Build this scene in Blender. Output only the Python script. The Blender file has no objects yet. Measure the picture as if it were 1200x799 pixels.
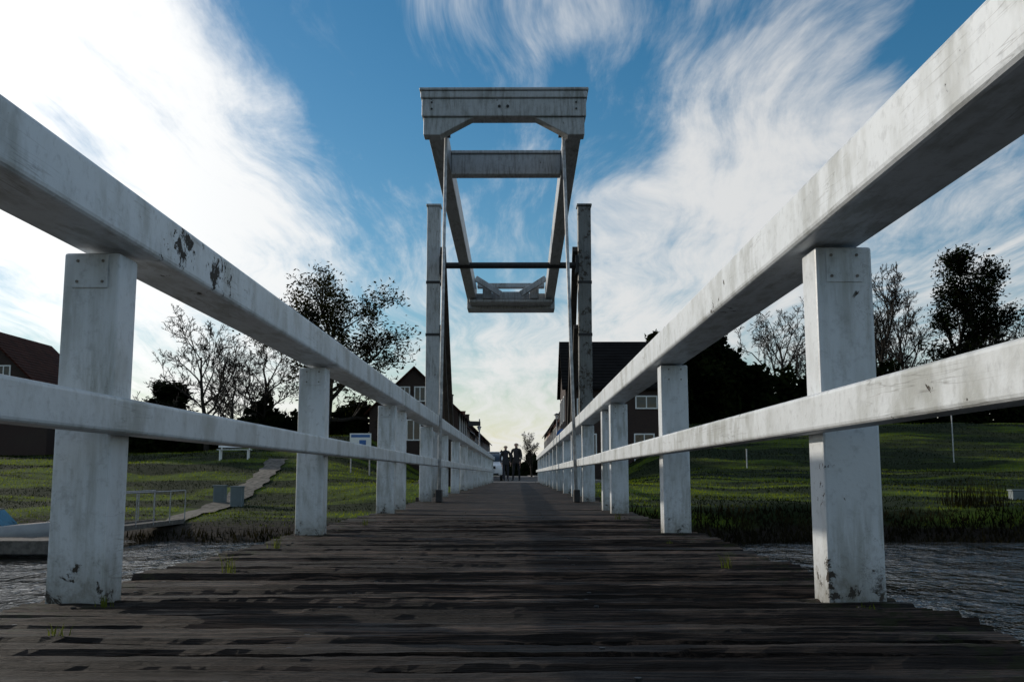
import bpy, bmesh, math, random
import numpy as np
from mathutils import Vector, Matrix
R = math.radians
scene = bpy.context.scene
scene.view_settings.view_transform = 'Standard'
scene.view_settings.look = 'None'
scene.view_settings.exposure = 0
SUN_AZ, SUN_EL = -58, 18

# ---------------------------------------------------------------- node helpers
class NT:
    def __init__(s, tree):
        s.t = tree; s.n = tree.nodes; s.l = tree.links
    def new(s, typ, **kw):
        n = s.n.new(typ)
        for k, v in kw.items(): setattr(n, k, v)
        return n
    def put(s, sock, v):
        if isinstance(v, bpy.types.NodeSocket): s.l.new(v, sock)
        elif v is not None: sock.default_value = v
    def math(s, op, a, b=None, c=None, clamp=False):
        n = s.new('ShaderNodeMath', operation=op); n.use_clamp = clamp
        s.put(n.inputs[0], a)
        if b is not None: s.put(n.inputs[1], b)
        if c is not None: s.put(n.inputs[2], c)
        return n.outputs[0]
    def vmath(s, op, a, b=None):
        n = s.new('ShaderNodeVectorMath', operation=op)
        s.put(n.inputs[0], a)
        if b is not None: s.put(n.inputs[1], b)
        return n.outputs['Value'] if op in ('DOT_PRODUCT', 'LENGTH', 'DISTANCE') else n.outputs[0]
    def rng(s, v, a, b, c=0.0, d=1.0, interp='SMOOTHSTEP'):
        n = s.new('ShaderNodeMapRange', interpolation_type=interp)
        s.put(n.inputs[0], v)
        for i, q in enumerate((a, b, c, d)): n.inputs[i+1].default_value = q
        return n.outputs[0]
    def mix(s, f, a, b, mode='MIX'):
        n = s.new('ShaderNodeMix', data_type='RGBA', blend_type=mode)
        s.put(n.inputs[0], f)
        for i, q in ((6, a), (7, b)):
            if isinstance(q, tuple) and len(q) == 3: q = q + (1,)
            s.put(n.inputs[i], q)
        return n.outputs[2]
    def noise(s, vec, scale=5, detail=4, rough=.55, dist=0.0):
        n = s.new('ShaderNodeTexNoise')
        s.put(n.inputs['Vector'], vec)
        n.inputs['Scale'].default_value = scale; n.inputs['Detail'].default_value = detail
        n.inputs['Roughness'].default_value = rough; n.inputs['Distortion'].default_value = dist
        return n.outputs[0]
    def mapping(s, vec, scale=(1, 1, 1), loc=(0, 0, 0), rot=(0, 0, 0)):
        n = s.new('ShaderNodeMapping')
        s.put(n.inputs[0], vec)
        n.inputs['Scale'].default_value = scale; n.inputs['Location'].default_value = loc
        n.inputs['Rotation'].default_value = rot
        return n.outputs[0]
    def bump(s, h, strength=.5, dist=.01):
        n = s.new('ShaderNodeBump'); s.put(n.inputs['Height'], h)
        n.inputs['Strength'].default_value = strength; n.inputs['Distance'].default_value = dist
        return n.outputs[0]

def newmat(name):
    m = bpy.data.materials.new(name); m.use_nodes = True
    nt = NT(m.node_tree); b = nt.n['Principled BSDF']
    pos = nt.new('ShaderNodeNewGeometry').outputs['Position']
    return m, nt, b, pos

def simple(name, col, rough=.6, var=.25, scale=3.0, metal=0.0, spec=.5, bump=0.0):
    m, nt, b, pos = newmat(name)
    n = nt.noise(pos, scale, 3, .6)
    c2 = tuple(max(0, c*(1-var)) for c in col); c3 = tuple(min(1, c*(1+var)) for c in col)
    nt.put(b.inputs['Base Color'], nt.mix(nt.rng(n, .3, .7), c2, c3))
    b.inputs['Roughness'].default_value = rough; b.inputs['Metallic'].default_value = metal
    b.inputs['Specular IOR Level'].default_value = spec
    if bump: nt.put(b.inputs['Normal'], nt.bump(nt.noise(pos, scale*8, 3), .6, bump))
    return m

def paint_mat(name, base, chip_lo, dirt, wood=(.05, .042, .034), spots=()):
    m, nt, b, pos = newmat(name)
    big = nt.noise(pos, 2.2, 3, .6)
    streak = nt.noise(nt.mapping(pos, (9, 2.2, 1.2)), 3, 4, .65)
    fine = nt.noise(pos, 38, 4, .7)
    d = nt.math('MULTIPLY', nt.rng(streak, .39, .66), nt.rng(big, .28, .60))
    dk = tuple(c*.5 for c in base)
    col = nt.mix(nt.math('MULTIPLY', d, dirt), base, (dk[0]*1.02, dk[1], dk[2]*.90))
    col = nt.mix(nt.math('MULTIPLY', nt.rng(fine, .50, .72), .4), col, tuple(c*.42 for c in base))
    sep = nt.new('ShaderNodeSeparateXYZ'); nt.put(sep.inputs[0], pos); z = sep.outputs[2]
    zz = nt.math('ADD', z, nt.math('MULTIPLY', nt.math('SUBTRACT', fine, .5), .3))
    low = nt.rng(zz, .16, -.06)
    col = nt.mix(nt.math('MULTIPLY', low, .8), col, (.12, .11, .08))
    cm = nt.noise(pos, 14, 6, .75, .4)
    cmask = nt.math('MULTIPLY', nt.rng(cm, chip_lo, chip_lo+.02), nt.rng(big, .48, .53))
    lowchip = nt.math('MULTIPLY', nt.rng(cm, .55, .57), nt.rng(zz, .09, .0))
    cmask = nt.math('MAXIMUM', cmask, lowchip)
    for (p, rad, amt) in spots:     # places where the paint has peeled off
        ds = nt.vmath('DISTANCE', nt.mapping(pos, (1, .55, 1)), (p[0], p[1]*.55, p[2]))
        th = nt.math('ADD', cm, nt.rng(ds, rad, 0, 0, amt))
        cmask = nt.math('MAXIMUM', cmask, nt.math('MULTIPLY', nt.rng(th, .60, .615), nt.rng(ds, rad, rad*.9)))
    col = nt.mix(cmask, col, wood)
    g = nt.noise(nt.mapping(pos, (26, 1.1, 26)), 1.0, 3, .6, .4)
    crack = nt.math('MULTIPLY', nt.rng(nt.math('ABSOLUTE', nt.math('SUBTRACT', g, .5)), .012, .0), nt.rng(big, .48, .58))
    col = nt.mix(nt.math('MULTIPLY', crack, .4), col, wood)
    nt.put(b.inputs['Base Color'], col)
    nt.put(b.inputs['Roughness'], nt.rng(cmask, 0, 1, .42, .95))
    nt.put(b.inputs['Normal'], nt.bump(nt.math('SUBTRACT', nt.math('MULTIPLY', fine, .45), cmask), .5, .005))
    return m

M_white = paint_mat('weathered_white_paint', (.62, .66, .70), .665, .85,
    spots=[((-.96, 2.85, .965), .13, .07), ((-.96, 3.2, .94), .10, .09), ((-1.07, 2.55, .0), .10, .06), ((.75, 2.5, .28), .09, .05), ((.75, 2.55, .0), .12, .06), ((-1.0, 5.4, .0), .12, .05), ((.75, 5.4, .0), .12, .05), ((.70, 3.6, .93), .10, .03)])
M_tower = paint_mat('tower_grey_white_paint', (.40, .42, .44), .635, .95)
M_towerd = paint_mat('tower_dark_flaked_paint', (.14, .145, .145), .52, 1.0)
M_steel = simple('galvanised_steel', (.3, .3, .31), .45, .3, 20, .7)
M_dark = simple('dark_iron', (.02, .02, .022), .5, .3, 20, .3)
M_screw = simple('painted_screw', (.16, .14, .12), .5, .4, 60)
M_rope = simple('white_rod_paint', (.42, .43, .44), .5, .3, 15)

def deck_mat():
    m, nt, b, pos = newmat('weathered_deck_timber')
    oi = nt.new('ShaderNodeAttribute'); oi.attribute_name = 'plank'; rnd = oi.outputs['Fac']
    off = nt.new('ShaderNodeCombineXYZ'); nt.put(off.inputs[0], nt.math('MULTIPLY', rnd, 37.0)); nt.put(off.inputs[2], nt.math('MULTIPLY', rnd, 11.0))
    p = nt.vmath('ADD', pos, off.outputs[0])
    g1 = nt.noise(nt.mapping(p, (1.3, 55, 20)), 1.6, 6, .76, .25)
    g2 = nt.noise(nt.mapping(p, (3.5, 160, 60)), 1.3, 3, .65)
    big = nt.noise(pos, 2.1, 3, .6)
    f = nt.math('ADD', nt.math('MULTIPLY', g1, .65), nt.math('MULTIPLY', g2, .35))
    col = nt.mix(nt.rng(f, .47, .61), (.0045, .0032, .0024), (.235, .155, .115))
    col = nt.mix(nt.rng(rnd, 0, 1, 0, .7), col, (.016, .0108, .0082))
    col = nt.mix(nt.math('MULTIPLY', nt.rng(big, .42, .66), .65), col, (.011, .0078, .006))
    sep = nt.new('ShaderNodeSeparateXYZ'); nt.put(sep.inputs[0], pos)
    edge = nt.rng(nt.math('ADD', nt.math('ABSOLUTE', nt.math('ADD', sep.outputs[0], .13)), nt.math('MULTIPLY', big, .35)), .92, 1.12)
    moss = nt.math('MULTIPLY', edge, nt.rng(nt.noise(pos, 14, 3, .7), .5, .62))
    col = nt.mix(nt.math('MULTIPLY', moss, .8), col, (.024, .027, .007))
    nt.put(b.inputs['Base Color'], col)
    b.inputs['Roughness'].default_value = .62; b.inputs['Specular IOR Level'].default_value = .17
    nt.put(b.inputs['Normal'], nt.bump(f, 1.0, .022))
    return m
M_deck = deck_mat()
M_beam = simple('tarred_timber', (.035, .028, .022), .85, .4, 6, bump=.01)

# ---------------------------------------------------------------- mesh helpers
def empty(name, loc=(0, 0, 0)):
    e = bpy.data.objects.new(name, None); e.location = loc; e.empty_display_size = .3
    scene.collection.objects.link(e); return e
def link(o, parent=None):
    scene.collection.objects.link(o)
    if parent: o.parent = parent
    return o
def mesh_obj(name, verts, faces, mat, parent=None, smooth=False):
    me = bpy.data.meshes.new(name); me.from_pydata([tuple(v) for v in verts], [], faces); me.update()
    for q in (mat if isinstance(mat, (list, tuple)) else [mat]): me.materials.append(q)
    if smooth: me.polygons.foreach_set('use_smooth', [True]*len(me.polygons))
    return link(bpy.data.objects.new(name, me), parent)
BOXF = [(0, 3, 2, 1), (4, 5, 6, 7), (0, 1, 5, 4), (1, 2, 6, 5), (2, 3, 7, 6), (3, 0, 4, 7)]
class MB:
    """mesh builder"""
    def __init__(s): s.v = []; s.f = []; s.m = []
    def box(s, a, b, mi=0, jit=None):
        n = len(s.v); x0, y0, z0 = a; x1, y1, z1 = b
        s.v += [(x0, y0, z0), (x1, y0, z0), (x1, y1, z0), (x0, y1, z0), (x0, y0, z1), (x1, y0, z1), (x1, y1, z1), (x0, y1, z1)]
        s.f += [tuple(n+i for i in q) for q in BOXF]; s.m += [mi]*6
    def hexa(s, pts, mi=0):
        n = len(s.v); s.v += [tuple(p) for p in pts]
        s.f += [tuple(n+i for i in q) for q in BOXF]; s.m += [mi]*6
    def beam(s, p, q, w, h, mi=0, up=(0, 0, 1)):
        p = Vector(p); q = Vector(q); d = (q-p).normalized(); up = Vector(up)
        sx = d.cross(up).normalized(); uz = sx.cross(d).normalized()
        sx *= w/2; uz *= h/2
        s.hexa([p-sx-uz, p+sx-uz, q+sx-uz, q-sx-uz, p-sx+uz, p+sx+uz, q+sx+uz, q-sx+uz], mi)
    def cyl(s, p, q, r0, r1=None, k=10, mi=0, caps=True):
        r1 = r0 if r1 is None else r1
        p = Vector(p); q = Vector(q); d = (q-p).normalized()
        a = d.orthogonal().normalized(); b = d.cross(a)
        n = len(s.v)
        for c, r in ((p, r0), (q, r1)):
            for i in range(k):
                t = 2*math.pi*i/k; s.v.append(tuple(c+a*(r*math.cos(t))+b*(r*math.sin(t))))
        for i in range(k):
            j = (i+1) % k; s.f.append((n+i, n+j, n+k+j, n+k+i)); s.m.append(mi)
        if caps:
            s.f.append(tuple(n+i for i in reversed(range(k)))); s.f.append(tuple(n+k+i for i in range(k))); s.m += [mi, mi]
    def build(s, name, mats, parent=None, bevel=0, smooth=False, segs=2):
        o = mesh_obj(name, s.v, s.f, mats, parent, smooth)
        o.data.polygons.foreach_set('material_index', s.m)
        bm = bmesh.new(); bm.from_mesh(o.data); bmesh.ops.recalc_face_normals(bm, faces=bm.faces); bm.to_mesh(o.data); bm.free()
        if bevel:
            md = o.modifiers.new('bevel', 'BEVEL'); md.width = bevel; md.segments = segs; md.limit_method = 'ANGLE'; md.harden_normals = False
        return o

rnd = random.Random(4)
BC = -.13                      # bridge centre line
DL, DR = -1.19, .94            # deck edges
BEND = 41.0

# ---------------------------------------------------------------- drawbridge
bridge = empty('drawbridge', (0, 0, 0))
v = []; f = []; att = []
y = -4.0
prng = np.random.RandomState(3)
while y < BEND:
    w = rnd.uniform(.135, .155); gap = rnd.uniform(.008, .021)
    near = y < 7
    nx = 90 if near else 8; ny = 9 if near else 3
    z0 = rnd.uniform(-.006, .004); tilt = rnd.uniform(-.003, .003)
    ex0 = DL+rnd.uniform(-.02, .02); ex1 = DR+rnd.uniform(-.02, .02)
    xs = np.linspace(ex0, ex1, nx+1); ys = np.linspace(0, w-gap, ny)
    yo = np.zeros((nx+1, ny)); zz = np.zeros((nx+1, ny))
    ridge = prng.uniform(-.004, .003, ny) if near else np.zeros(ny)
    for j in range(ny):
        wob = np.cumsum(prng.normal(0, .0007, nx+1)) if near else 0
        zz[:, j] = z0+tilt*(xs-BC)+ridge[j]+wob-(.008 if j in (0, ny-1) else 0)
        if near and j in (0, ny-1):
            yo[:, j] = np.convolve(prng.normal(0, .004, nx+1), np.ones(3)/2, 'same')
    n = len(v)
    for i in range(nx+1):
        for j in range(ny): v.append((xs[i], y+ys[j]+yo[i, j], zz[i, j]))
    for i in range(nx):
        for j in range(ny-1):
            a = n+i*ny+j; f.append((a, a+ny, a+ny+1, a+1))
    m0 = len(v)
    ring = [n+i*ny for i in range(nx+1)] + [n+nx*ny+j for j in range(1, ny)] + [n+i*ny+ny-1 for i in range(nx-1, -1, -1)] + [n+j for j in range(ny-2, 0, -1)]
    for r_ in ring: p = v[r_]; v.append((p[0], p[1], -.06))
    L = len(ring)
    for i in range(L):
        j = (i+1) % L; f.append((ring[j], ring[i], m0+i, m0+j))
    att += [rnd.random()]*(len(v)-n)
    y += w
deck = mesh_obj('deck_planks', v, f, M_deck, bridge)
a = deck.data.attributes.new('plank', 'FLOAT', 'POINT'); a.data.foreach_set('value', att)
mb = MB()
yy = -3.9
nr = random.Random(9)
while yy < 9:
    for x in (DL+.15, BC-.3, BC+.3, DR-.15):
        xx = x+nr.uniform(-.02, .02); y2 = yy+nr.uniform(-.02, .02)
        mb.cyl((xx, y2, -.01), (xx, y2, .001), .006, k=8)
    yy += .145
mb.build('nail_heads', [M_dark], bridge)

mb = MB()
for x in (DL+.15, BC-.3, BC+.3, DR-.15):
    mb.box((x-.09, -4, -.36), (x+.09, BEND, -.065))
for yy in (-3, 3, 8.9, 16, 19.2, 26, 33, 39):
    mb.box((DL-.25, yy-.14, -.64), (DR+.25, yy+.14, -.365))
    for x in (DL+.05, DR-.05): mb.cyl((x, yy, -4), (x, yy, -.645), .15, k=12)
mb.build('stringers_and_piles', [M_beam], bridge, .01)

# portal legs
DT = 19.1; LEGT = 5.40
mb = MB()
mb.box((-1.75, DT, -3.5), (-1.50, DT+.26, LEGT)); mb.box((-1.77, DT-.02, LEGT+.003), (-1.48, DT+.28, LEGT+.05))
mb.build('portal_leg_left', [M_tower], bridge, .015)
mb = MB()
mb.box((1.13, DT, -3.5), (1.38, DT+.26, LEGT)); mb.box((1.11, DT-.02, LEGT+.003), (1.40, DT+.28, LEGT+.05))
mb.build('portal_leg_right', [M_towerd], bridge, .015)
mb = MB()
mb.box((-1.9, DT-.1, -.36), (1.5, DT-.01, -.1))
for sx, x in ((-1, -1.46), (1, 1.09)):
    mb.beam((x, DT+.15, 4.6), (x+.04*sx, DT+4.6, .1), .12, .16)
    mb.beam((x, DT+.15, 3.1), (x, DT+2.9, .1), .09, .12)
mb.build('rear_struts', [M_beam], bridge, .008)
mb = MB()
mb.cyl((-1.5, DT+.12, 4.27), (1.13, DT+.12, 4.27), .06, k=12)
for x in (-1.49, 1.08): mb.box((x, DT-.04, 4.1), (x+.045, DT+.28, 4.44))
for sx, x in ((-1, -1.75), (1, 1.13)):
    for zq in (1.3, 2.9, 3.9): mb.box((x-.008, DT-.008, zq), (x+.258, DT+.268, zq+.05))
mb.build('pivot_axle_and_straps', [M_dark], bridge, smooth=False)

# balance frame
def fz(yy): return 4.73 + (yy-11.8)*(4.30-4.73)/(22.7-11.8)
mb = MB()
N0, N1 = 11.8, 22.7
XL, XR = -1.14, .79; AW = .2
for xa in (XL, XR-AW):
    z0, z1 = fz(N0+.26), fz(N1)
    mb.beam((xa+AW/2, N0+.263, z0), (xa+AW/2, N1, z1), AW, .34)
mb.build('balance_arms', [M_tower], bridge, .012)
mb = MB()
z = fz(N0)
mb.box((XL-.02, N0, z-.17), (XR+.02, N0+.26, z+.05))
mb.box((XL-.035, N0-.02, z+.053), (XR+.035, N0+.27, z+.14))
mb.box((XL-.05, N0-.035, z+.143), (XR+.05, N0+.29, z+.18))
mb.box((XL+AW+.003, N0+2.0, fz(N0+2)-.21), (XR-AW-.003, N0+2.2, fz(N0+2)+.08))
mb.box((XL+AW+.003, N0+1.97, fz(N0+2)+.083), (XR-AW-.003, N0+2.23, fz(N0+2)+.13))
zb = z-.173
for sx, x in ((1, XL), (-1, XR)):
    mb.hexa([(x, N0+.03, zb-.22), (x+sx*.20, N0+.03, zb-.22), (x+sx*.20, N0+.22, zb-.22), (x, N0+.22, zb-.22),
             (x, N0+.03, zb), (x+sx*.60, N0+.03, zb), (x+sx*.60, N0+.22, zb), (x, N0+.22, zb)])
mb.build('front_crossbeams', [M_tower], bridge, .012)
mb = MB()
zc = fz(N1)
mb.box((XL-.02, N1+.003, zc-.30), (XR+.02, N1+.6, zc+.05))
mb.box((XL+.06, N1-.55, zc-.24), (XR-.06, N1, zc-.172))
mb.box((XL+AW+.15, N1-.6, zc-.165), (XL+AW+.35, N1-.2, zc+.12))
mb.box((XR-AW-.35, N1-.6, zc-.165), (XR-AW-.15, N1-.2, zc+.12))
mb.box((XL+AW+.36, N1-.5, zc-.16), (XR-AW-.36, N1-.35, zc-.0))
mb.beam((XL+AW, N1-.75, zc+.25), (XL+AW+.55, N1-.75, zc-.1), .12, .12); mb.beam((XR-AW, N1-.75, zc+.25), (XR-AW-.55, N1-.75, zc-.1), .12, .12)
mb.box((XL+AW+.02, N1-.3, zc+.13), (XR-AW-.02, N1-.1, zc+.23))
mb.build('counterweight', [M_tower], bridge, .012)
mb = MB()
for x in (BC-.10, BC+.0): mb.cyl((x, N0-.012, z-.05), (x, N0+.01, z-.05), .018, k=10)
for x in (XL+.1, XR-.1):
    for dz in (-.08, .0): mb.cyl((x, N0-.012, z+dz), (x, N0+.01, z+dz), .012, k=8)
mb.box((XL+AW+.0, N0+.3, z-.3), (XL+AW+.1, N0+.42, z-.17)); mb.box((XR-AW-.1, N0+.3, z-.3), (XR-AW, N0+.42, z-.17))
mb.build('bolts_and_shackles', [M_dark], bridge)
mb = MB()
for xt, xb in ((-.89, -.915), (.545, .66)):
    mb.cyl((xt, N0+.35, z-.2), (xb, N0+.05, -.02), .02, k=8)
mb.build('lifting_rods', [M_rope], bridge, smooth=True)
mb = MB()
for xb in (-.915, .66):
    mb.box((xb-.035, N0-.05, .0), (xb+.035, N0+.15, .14))
mb.build('rod_anchors', [M_dark], bridge, .006)

# ---------------------------------------------------------------- railings
POSTS = [-3.2, -.35, 2.54, 5.36, 8.35, 9.2, 12.0, 14.7, 17.4, 20.2, 22.9, 25.6, 28.3, 31.0, 33.7, 36.4, 38.8, 40.8]
def railing(name, side):
    e = empty(name)
    r = random.Random(11 if side < 0 else 23)
    inn = -.97 if side < 0 else .713      # inner plane of the top rail
    pin = -1.012 if side < 0 else .748    # inner plane of the posts
    PW = .142
    ht = -.012 if side < 0 else 0
    mb = MB()
    for py in POSTS:
        o = r.uniform(-.006, .006); lean = r.uniform(-.006, .006)
        a = pin+o; b = pin+side*PW+o
        x0, x1 = min(a, b), max(a, b)
        d = .125
        mb.hexa([(x0, py, -.10), (x1, py, -.10), (x1, py+d, -.10), (x0, py+d, -.10),
                 (x0+lean, py+lean, .880+ht), (x1+lean, py+lean, .880+ht), (x1+lean, py+d+lean, .880+ht), (x0+lean, py+d+lean, .880+ht)])
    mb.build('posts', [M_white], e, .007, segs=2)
    segs = [(-4.0, 8.62), (8.66, 20.27), (20.3, 30.9), (30.93, 41.0)]
    mb = MB()
    x0, x1 = sorted((inn-side*.012, inn+side*.165))
    for a, b in segs:
        dz = r.uniform(-.004, .004)+ht
        mb.box((x0, a, .888+dz), (x1, b, 1.022+dz))
    mb.build('top_rail', [M_white], e, .014, segs=3)
    mb = MB()
    x0, x1 = sorted((pin+side*.004, pin-side*.062))
    for a, b in segs:
        dz = r.uniform(-.003, .003)
        mb.box((x0, a, .409+dz), (x1, b, .496+dz))
    mb.build('lower_rail', [M_white], e, .010, segs=3)
    mb = MB()
    for py in POSTS[1:6]:
        xc = pin+side*PW*.5
        mb.box((xc-.045, py-.004, .79+ht), (xc+.045, py-.001, .874+ht), 0)
        for dx in (-.032, .032):
            for zz in (.805, .858):
                mb.cyl((xc+dx, py-.006, zz+ht), (xc+dx, py-.003, zz+ht), .004, k=8, mi=1)
    mb.build('fixing_plates', [M_white, M_screw], e)
    return e
railing('white_bridge_railing', -1)
railing('white_bridge_railing', 1)

# ---------------------------------------------------------------- terrain
PR = [(-400, .3), (-16, -.2), (-10, -.6), (-6, -3), (26.5, -3), (28.5, -2.2), (30, -1.5), (31.3, -.62), (36, -.38), (48, .50), (49.5, .62), (50.3, .40), (51.5, .9), (64, 3.4), (70, 3.7), (80, 3.2), (110, 1.2), (2500, .8)]
PL = [(-400, .3), (-16, -.2), (-10, -.6), (-6, -3), (26.0, -3), (28.0, -2.3), (30, -1.5), (33, -1.1), (38, -.68), (43, .0), (48, .75), (54, 1.25), (62, 1.5), (90, 1.0), (2500, .8)]
def sm(t): t = np.clip(t, 0, 1); return t*t*(3-2*t)
def Hh(x, y):
    x = np.asarray(x, float); y = np.asarray(y, float)
    wv = 0.9*np.sin(x*.21+1)+.5*np.sin(x*.53)
    yy = y + wv*np.exp(-((y-30)/14)**2)
    r = np.interp(yy, *zip(*PR)); l = np.interp(yy, *zip(*PL))
    l = l + 1.1*np.exp(-((x+10)/6)**2-((y-57)/6)**2)
    t = sm((x+4)/8); h = l*(1-t)+r*t
    c = sm((np.abs(x-BC)-4)/5.0); c2 = sm((y-36)/5)
    h = h*(1-c2*(1-c)) + (-.03)*(c2*(1-c))
    h = h + (.05*np.sin(x*1.3+y*.7)*np.cos(y*1.1-x*.4)+.09*np.sin(x*.45+2)*np.cos(y*.5))*(c)*(y > 31)
    return h
def HH(x, y): return float(Hh(x, y))
def axis(fine_a, fine_b, step, far):
    a = list(np.arange(fine_a, fine_b+step, step)); s = step
    hi = [a[-1]]
    while hi[-1] < far: s *= 1.25; hi.append(hi[-1]+s)
    s = step; lo = [a[0]]
    while lo[-1] > -far: s *= 1.25; lo.append(lo[-1]-s)
    return np.array(lo[::-1][:-1]+a+hi[1:])
xs = axis(-45, 45, .7, 2500); ys = axis(20, 80, .5, 2500)
X, Y = np.meshgrid(xs, ys); Z = Hh(X, Y)
nx, ny = len(xs), len(ys)
verts = np.stack([X.ravel(), Y.ravel(), Z.ravel()], 1)
idx = np.arange(nx*ny).reshape(ny, nx)
faces = np.stack([idx[:-1, :-1].ravel(), idx[:-1, 1:].ravel(), idx[1:, 1:].ravel(), idx[1:, :-1].ravel()], 1)
m, nt, b, pos = newmat('grass_and_mud')
sep = nt.new('ShaderNodeSeparateXYZ'); nt.put(sep.inputs[0], pos)
big = nt.noise(nt.mapping(pos, (.3, 1.3, 1)), .42, 3, .6)
med = nt.noise(nt.mapping(pos, (1, 2, 1)), 1.6, 4, .7)
col = nt.mix(nt.rng(big, .45, .60), (.012, .021, .004), (.075, .115, .010))  # stretched noise paints sunlit strips and long shadow streaks into the green
col = nt.mix(nt.math('MULTIPLY', nt.rng(med, .4, .68), .6), col, (.014, .020, .005))
mud = nt.rng(nt.math('ADD', sep.outputs[2], nt.math('MULTIPLY', nt.math('SUBTRACT', med, .5), .6)), -1.0, -1.3)
col = nt.mix(mud, col, (.018, .014, .010))
nt.put(b.inputs['Base Color'], col); b.inputs['Roughness'].default_value = .9; b.inputs['Specular IOR Level'].default_value = .15
nt.put(b.inputs['Normal'], nt.bump(nt.noise(pos, 6, 3, .7), 1, .12))
M_ground = m
ground = mesh_obj('ground', verts, faces.tolist(), M_ground, smooth=True)

# water
m, nt, b, pos = newmat('river_water')
b.inputs['Base Color'].default_value = (.02, .018, .014, 1); b.inputs['Roughness'].default_value = .05
b.inputs['IOR'].default_value = 1.36
w1 = nt.noise(nt.mapping(pos, (1, .55, 1), rot=(0, 0, .2)), 1.3, 2, .5, .3); w2 = nt.noise(nt.mapping(pos, (1.1, .6, 1), rot=(0, 0, -.25)), 4.5, 3, .6, .4)
calm = nt.rng(nt.noise(pos, .25, 2), .35, .65, .55, 1.2)
nt.put(b.inputs['Normal'], nt.bump(nt.math('MULTIPLY', calm, nt.math('ADD', w1, nt.math('MULTIPLY', w2, .5))), 1.0, .25))
mesh_obj('river_water', [(-2400, -14, -1.6), (2400, -14, -1.6), (2400, 34, -1.6), (-2400, 34, -1.6)], [(0, 1, 2, 3)], m)

# road, brick paved
m, nt, b, pos = newmat('street_paving')
br = nt.new('ShaderNodeTexBrick'); nt.put(br.inputs['Vector'], pos); br.inputs['Scale'].default_value = 4
br.inputs['Color1'].default_value = (.10, .085, .075, 1); br.inputs['Color2'].default_value = (.07, .062, .058, 1); br.inputs['Mortar'].default_value = (.03, .03, .028, 1)
nt.put(b.inputs['Base Color'], nt.mix(nt.rng(nt.noise(pos, .7, 3), .4, .7, 0, .6), br.outputs[0], (.05, .047, .045))); b.inputs['Roughness'].default_value = .8
M_road = m
mesh_obj('street_road', [(-2.6, BEND, .0), (2.1, BEND, .0), (2.1, 400, .0), (-2.6, 400, .0)], [(0, 1, 2, 3)], M_road)
mb = MB()
mb.box((-4.0, BEND, -.2), (-2.603, 300, .11)); mb.box((2.103, BEND, -.2), (3.3, 300, .11))
mb.build('pavement', [simple('pavement_slabs', (.18, .17, .16), .8, .2, 3)], None, .02)
mb = MB(); mb.box((-2.2, BEND, -2.5), (2.0, BEND+.5, -.008)); mb.build('bridge_abutment', [simple('concrete', (.25, .24, .22), .85, .3, 2)])

# footpath to the landing stage
v = []; f = []
for i in range(41):
    t = i/40; y = 32.2+t*17; x = -11.0-.6*t+.5*math.sin(t*3)
    for s in (-.45, 0, .45): v.append((x+s+.08*math.sin(i*1.7+s*5), y, HH(x+s, y)+.05))
for i in range(40):
    for j in range(2): a = i*3+j; f.append((a, a+1, a+4, a+3))
mesh_obj('footpath', v, f, simple('gravel_path', (.10, .09, .075), .95, .5, 5))

# grass blades
def leafmat(name, c1, c2, trans=.5, scale=.5, stretch=(1, 1, 1), lo=.35, hi=.65):
    m = bpy.data.materials.new(name); m.use_nodes = True; nt = NT(m.node_tree)
    for n in list(nt.n): nt.n.remove(n)
    out = nt.new('ShaderNodeOutputMaterial'); pos = nt.new('ShaderNodeNewGeometry').outputs['Position']
    c = nt.mix(nt.rng(nt.noise(nt.mapping(pos, stretch), scale, 3, .7), lo, hi), c1, c2)
    d = nt.new('ShaderNodeBsdfDiffuse'); t = nt.new('ShaderNodeBsdfTranslucent'); x = nt.new('ShaderNodeMixShader')
    nt.put(d.inputs[0], c); nt.put(t.inputs[0], c); x.inputs[0].default_value = trans
    nt.l.new(d.outputs[0], x.inputs[1]); nt.l.new(t.outputs[0], x.inputs[2]); nt.l.new(x.outputs[0], out.inputs[0])
    return m
M_blade = leafmat('grass_blades', (.006, .011, .003), (.20, .25, .016), .5, .42, (.3, 1.3, 1), .45, .60)  # blade colour carries the same painted bands of sun and shadow
M_reed = leafmat('reed_blades', (.008, .008, .004), (.03, .026, .012), .3, .8)
def blades(name, mat, n, xr, yr, hmin, hmax, wd, seed, zlim=(-9, 9), lean=.3, keep=None):
    g = np.random.RandomState(seed)
    x = g.uniform(*xr, n); y = g.uniform(*yr, n)
    z = Hh(x, y); ok = (z > zlim[0]) & (z < zlim[1]) & ~((np.abs(x-BC) < 4.2) & (y > 40)) & ~((np.abs(x+11.2) < .5) & (y > 31) & (y < 49.5))
    x, y, z = x[ok], y[ok], z[ok]; n = len(x)
    h = g.uniform(hmin, hmax, n); an = g.uniform(0, math.pi, n); w = g.uniform(.6, 1.3, n)*wd
    dx, dy = np.cos(an)*w/2, np.sin(an)*w/2
    lx, ly = g.normal(0, lean, n)*h, g.normal(0, lean, n)*h
    V = np.empty((n, 3, 3))
    V[:, 0] = np.stack([x-dx, y-dy, z-.03], 1); V[:, 1] = np.stack([x+dx, y+dy, z-.03], 1); V[:, 2] = np.stack([x+lx, y+ly, z+h], 1)
    me = bpy.data.meshes.new(name); me.vertices.add(n*3); me.vertices.foreach_set('co', V.ravel())
    me.loops.add(n*3); me.loops.foreach_set('vertex_index', np.arange(n*3)); me.polygons.add(n)
    me.polygons.foreach_set('loop_start', np.arange(n)*3); me.polygons.foreach_set('loop_total', np.full(n, 3))
    me.update(calc_edges=True); me.materials.append(mat)
    return link(bpy.data.objects.new(name, me))
blades('grass', M_blade, 120000, (-32, 36), (29, 66), .03, .09, .05, 1, zlim=(-1.25, 9), lean=.5)
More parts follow.
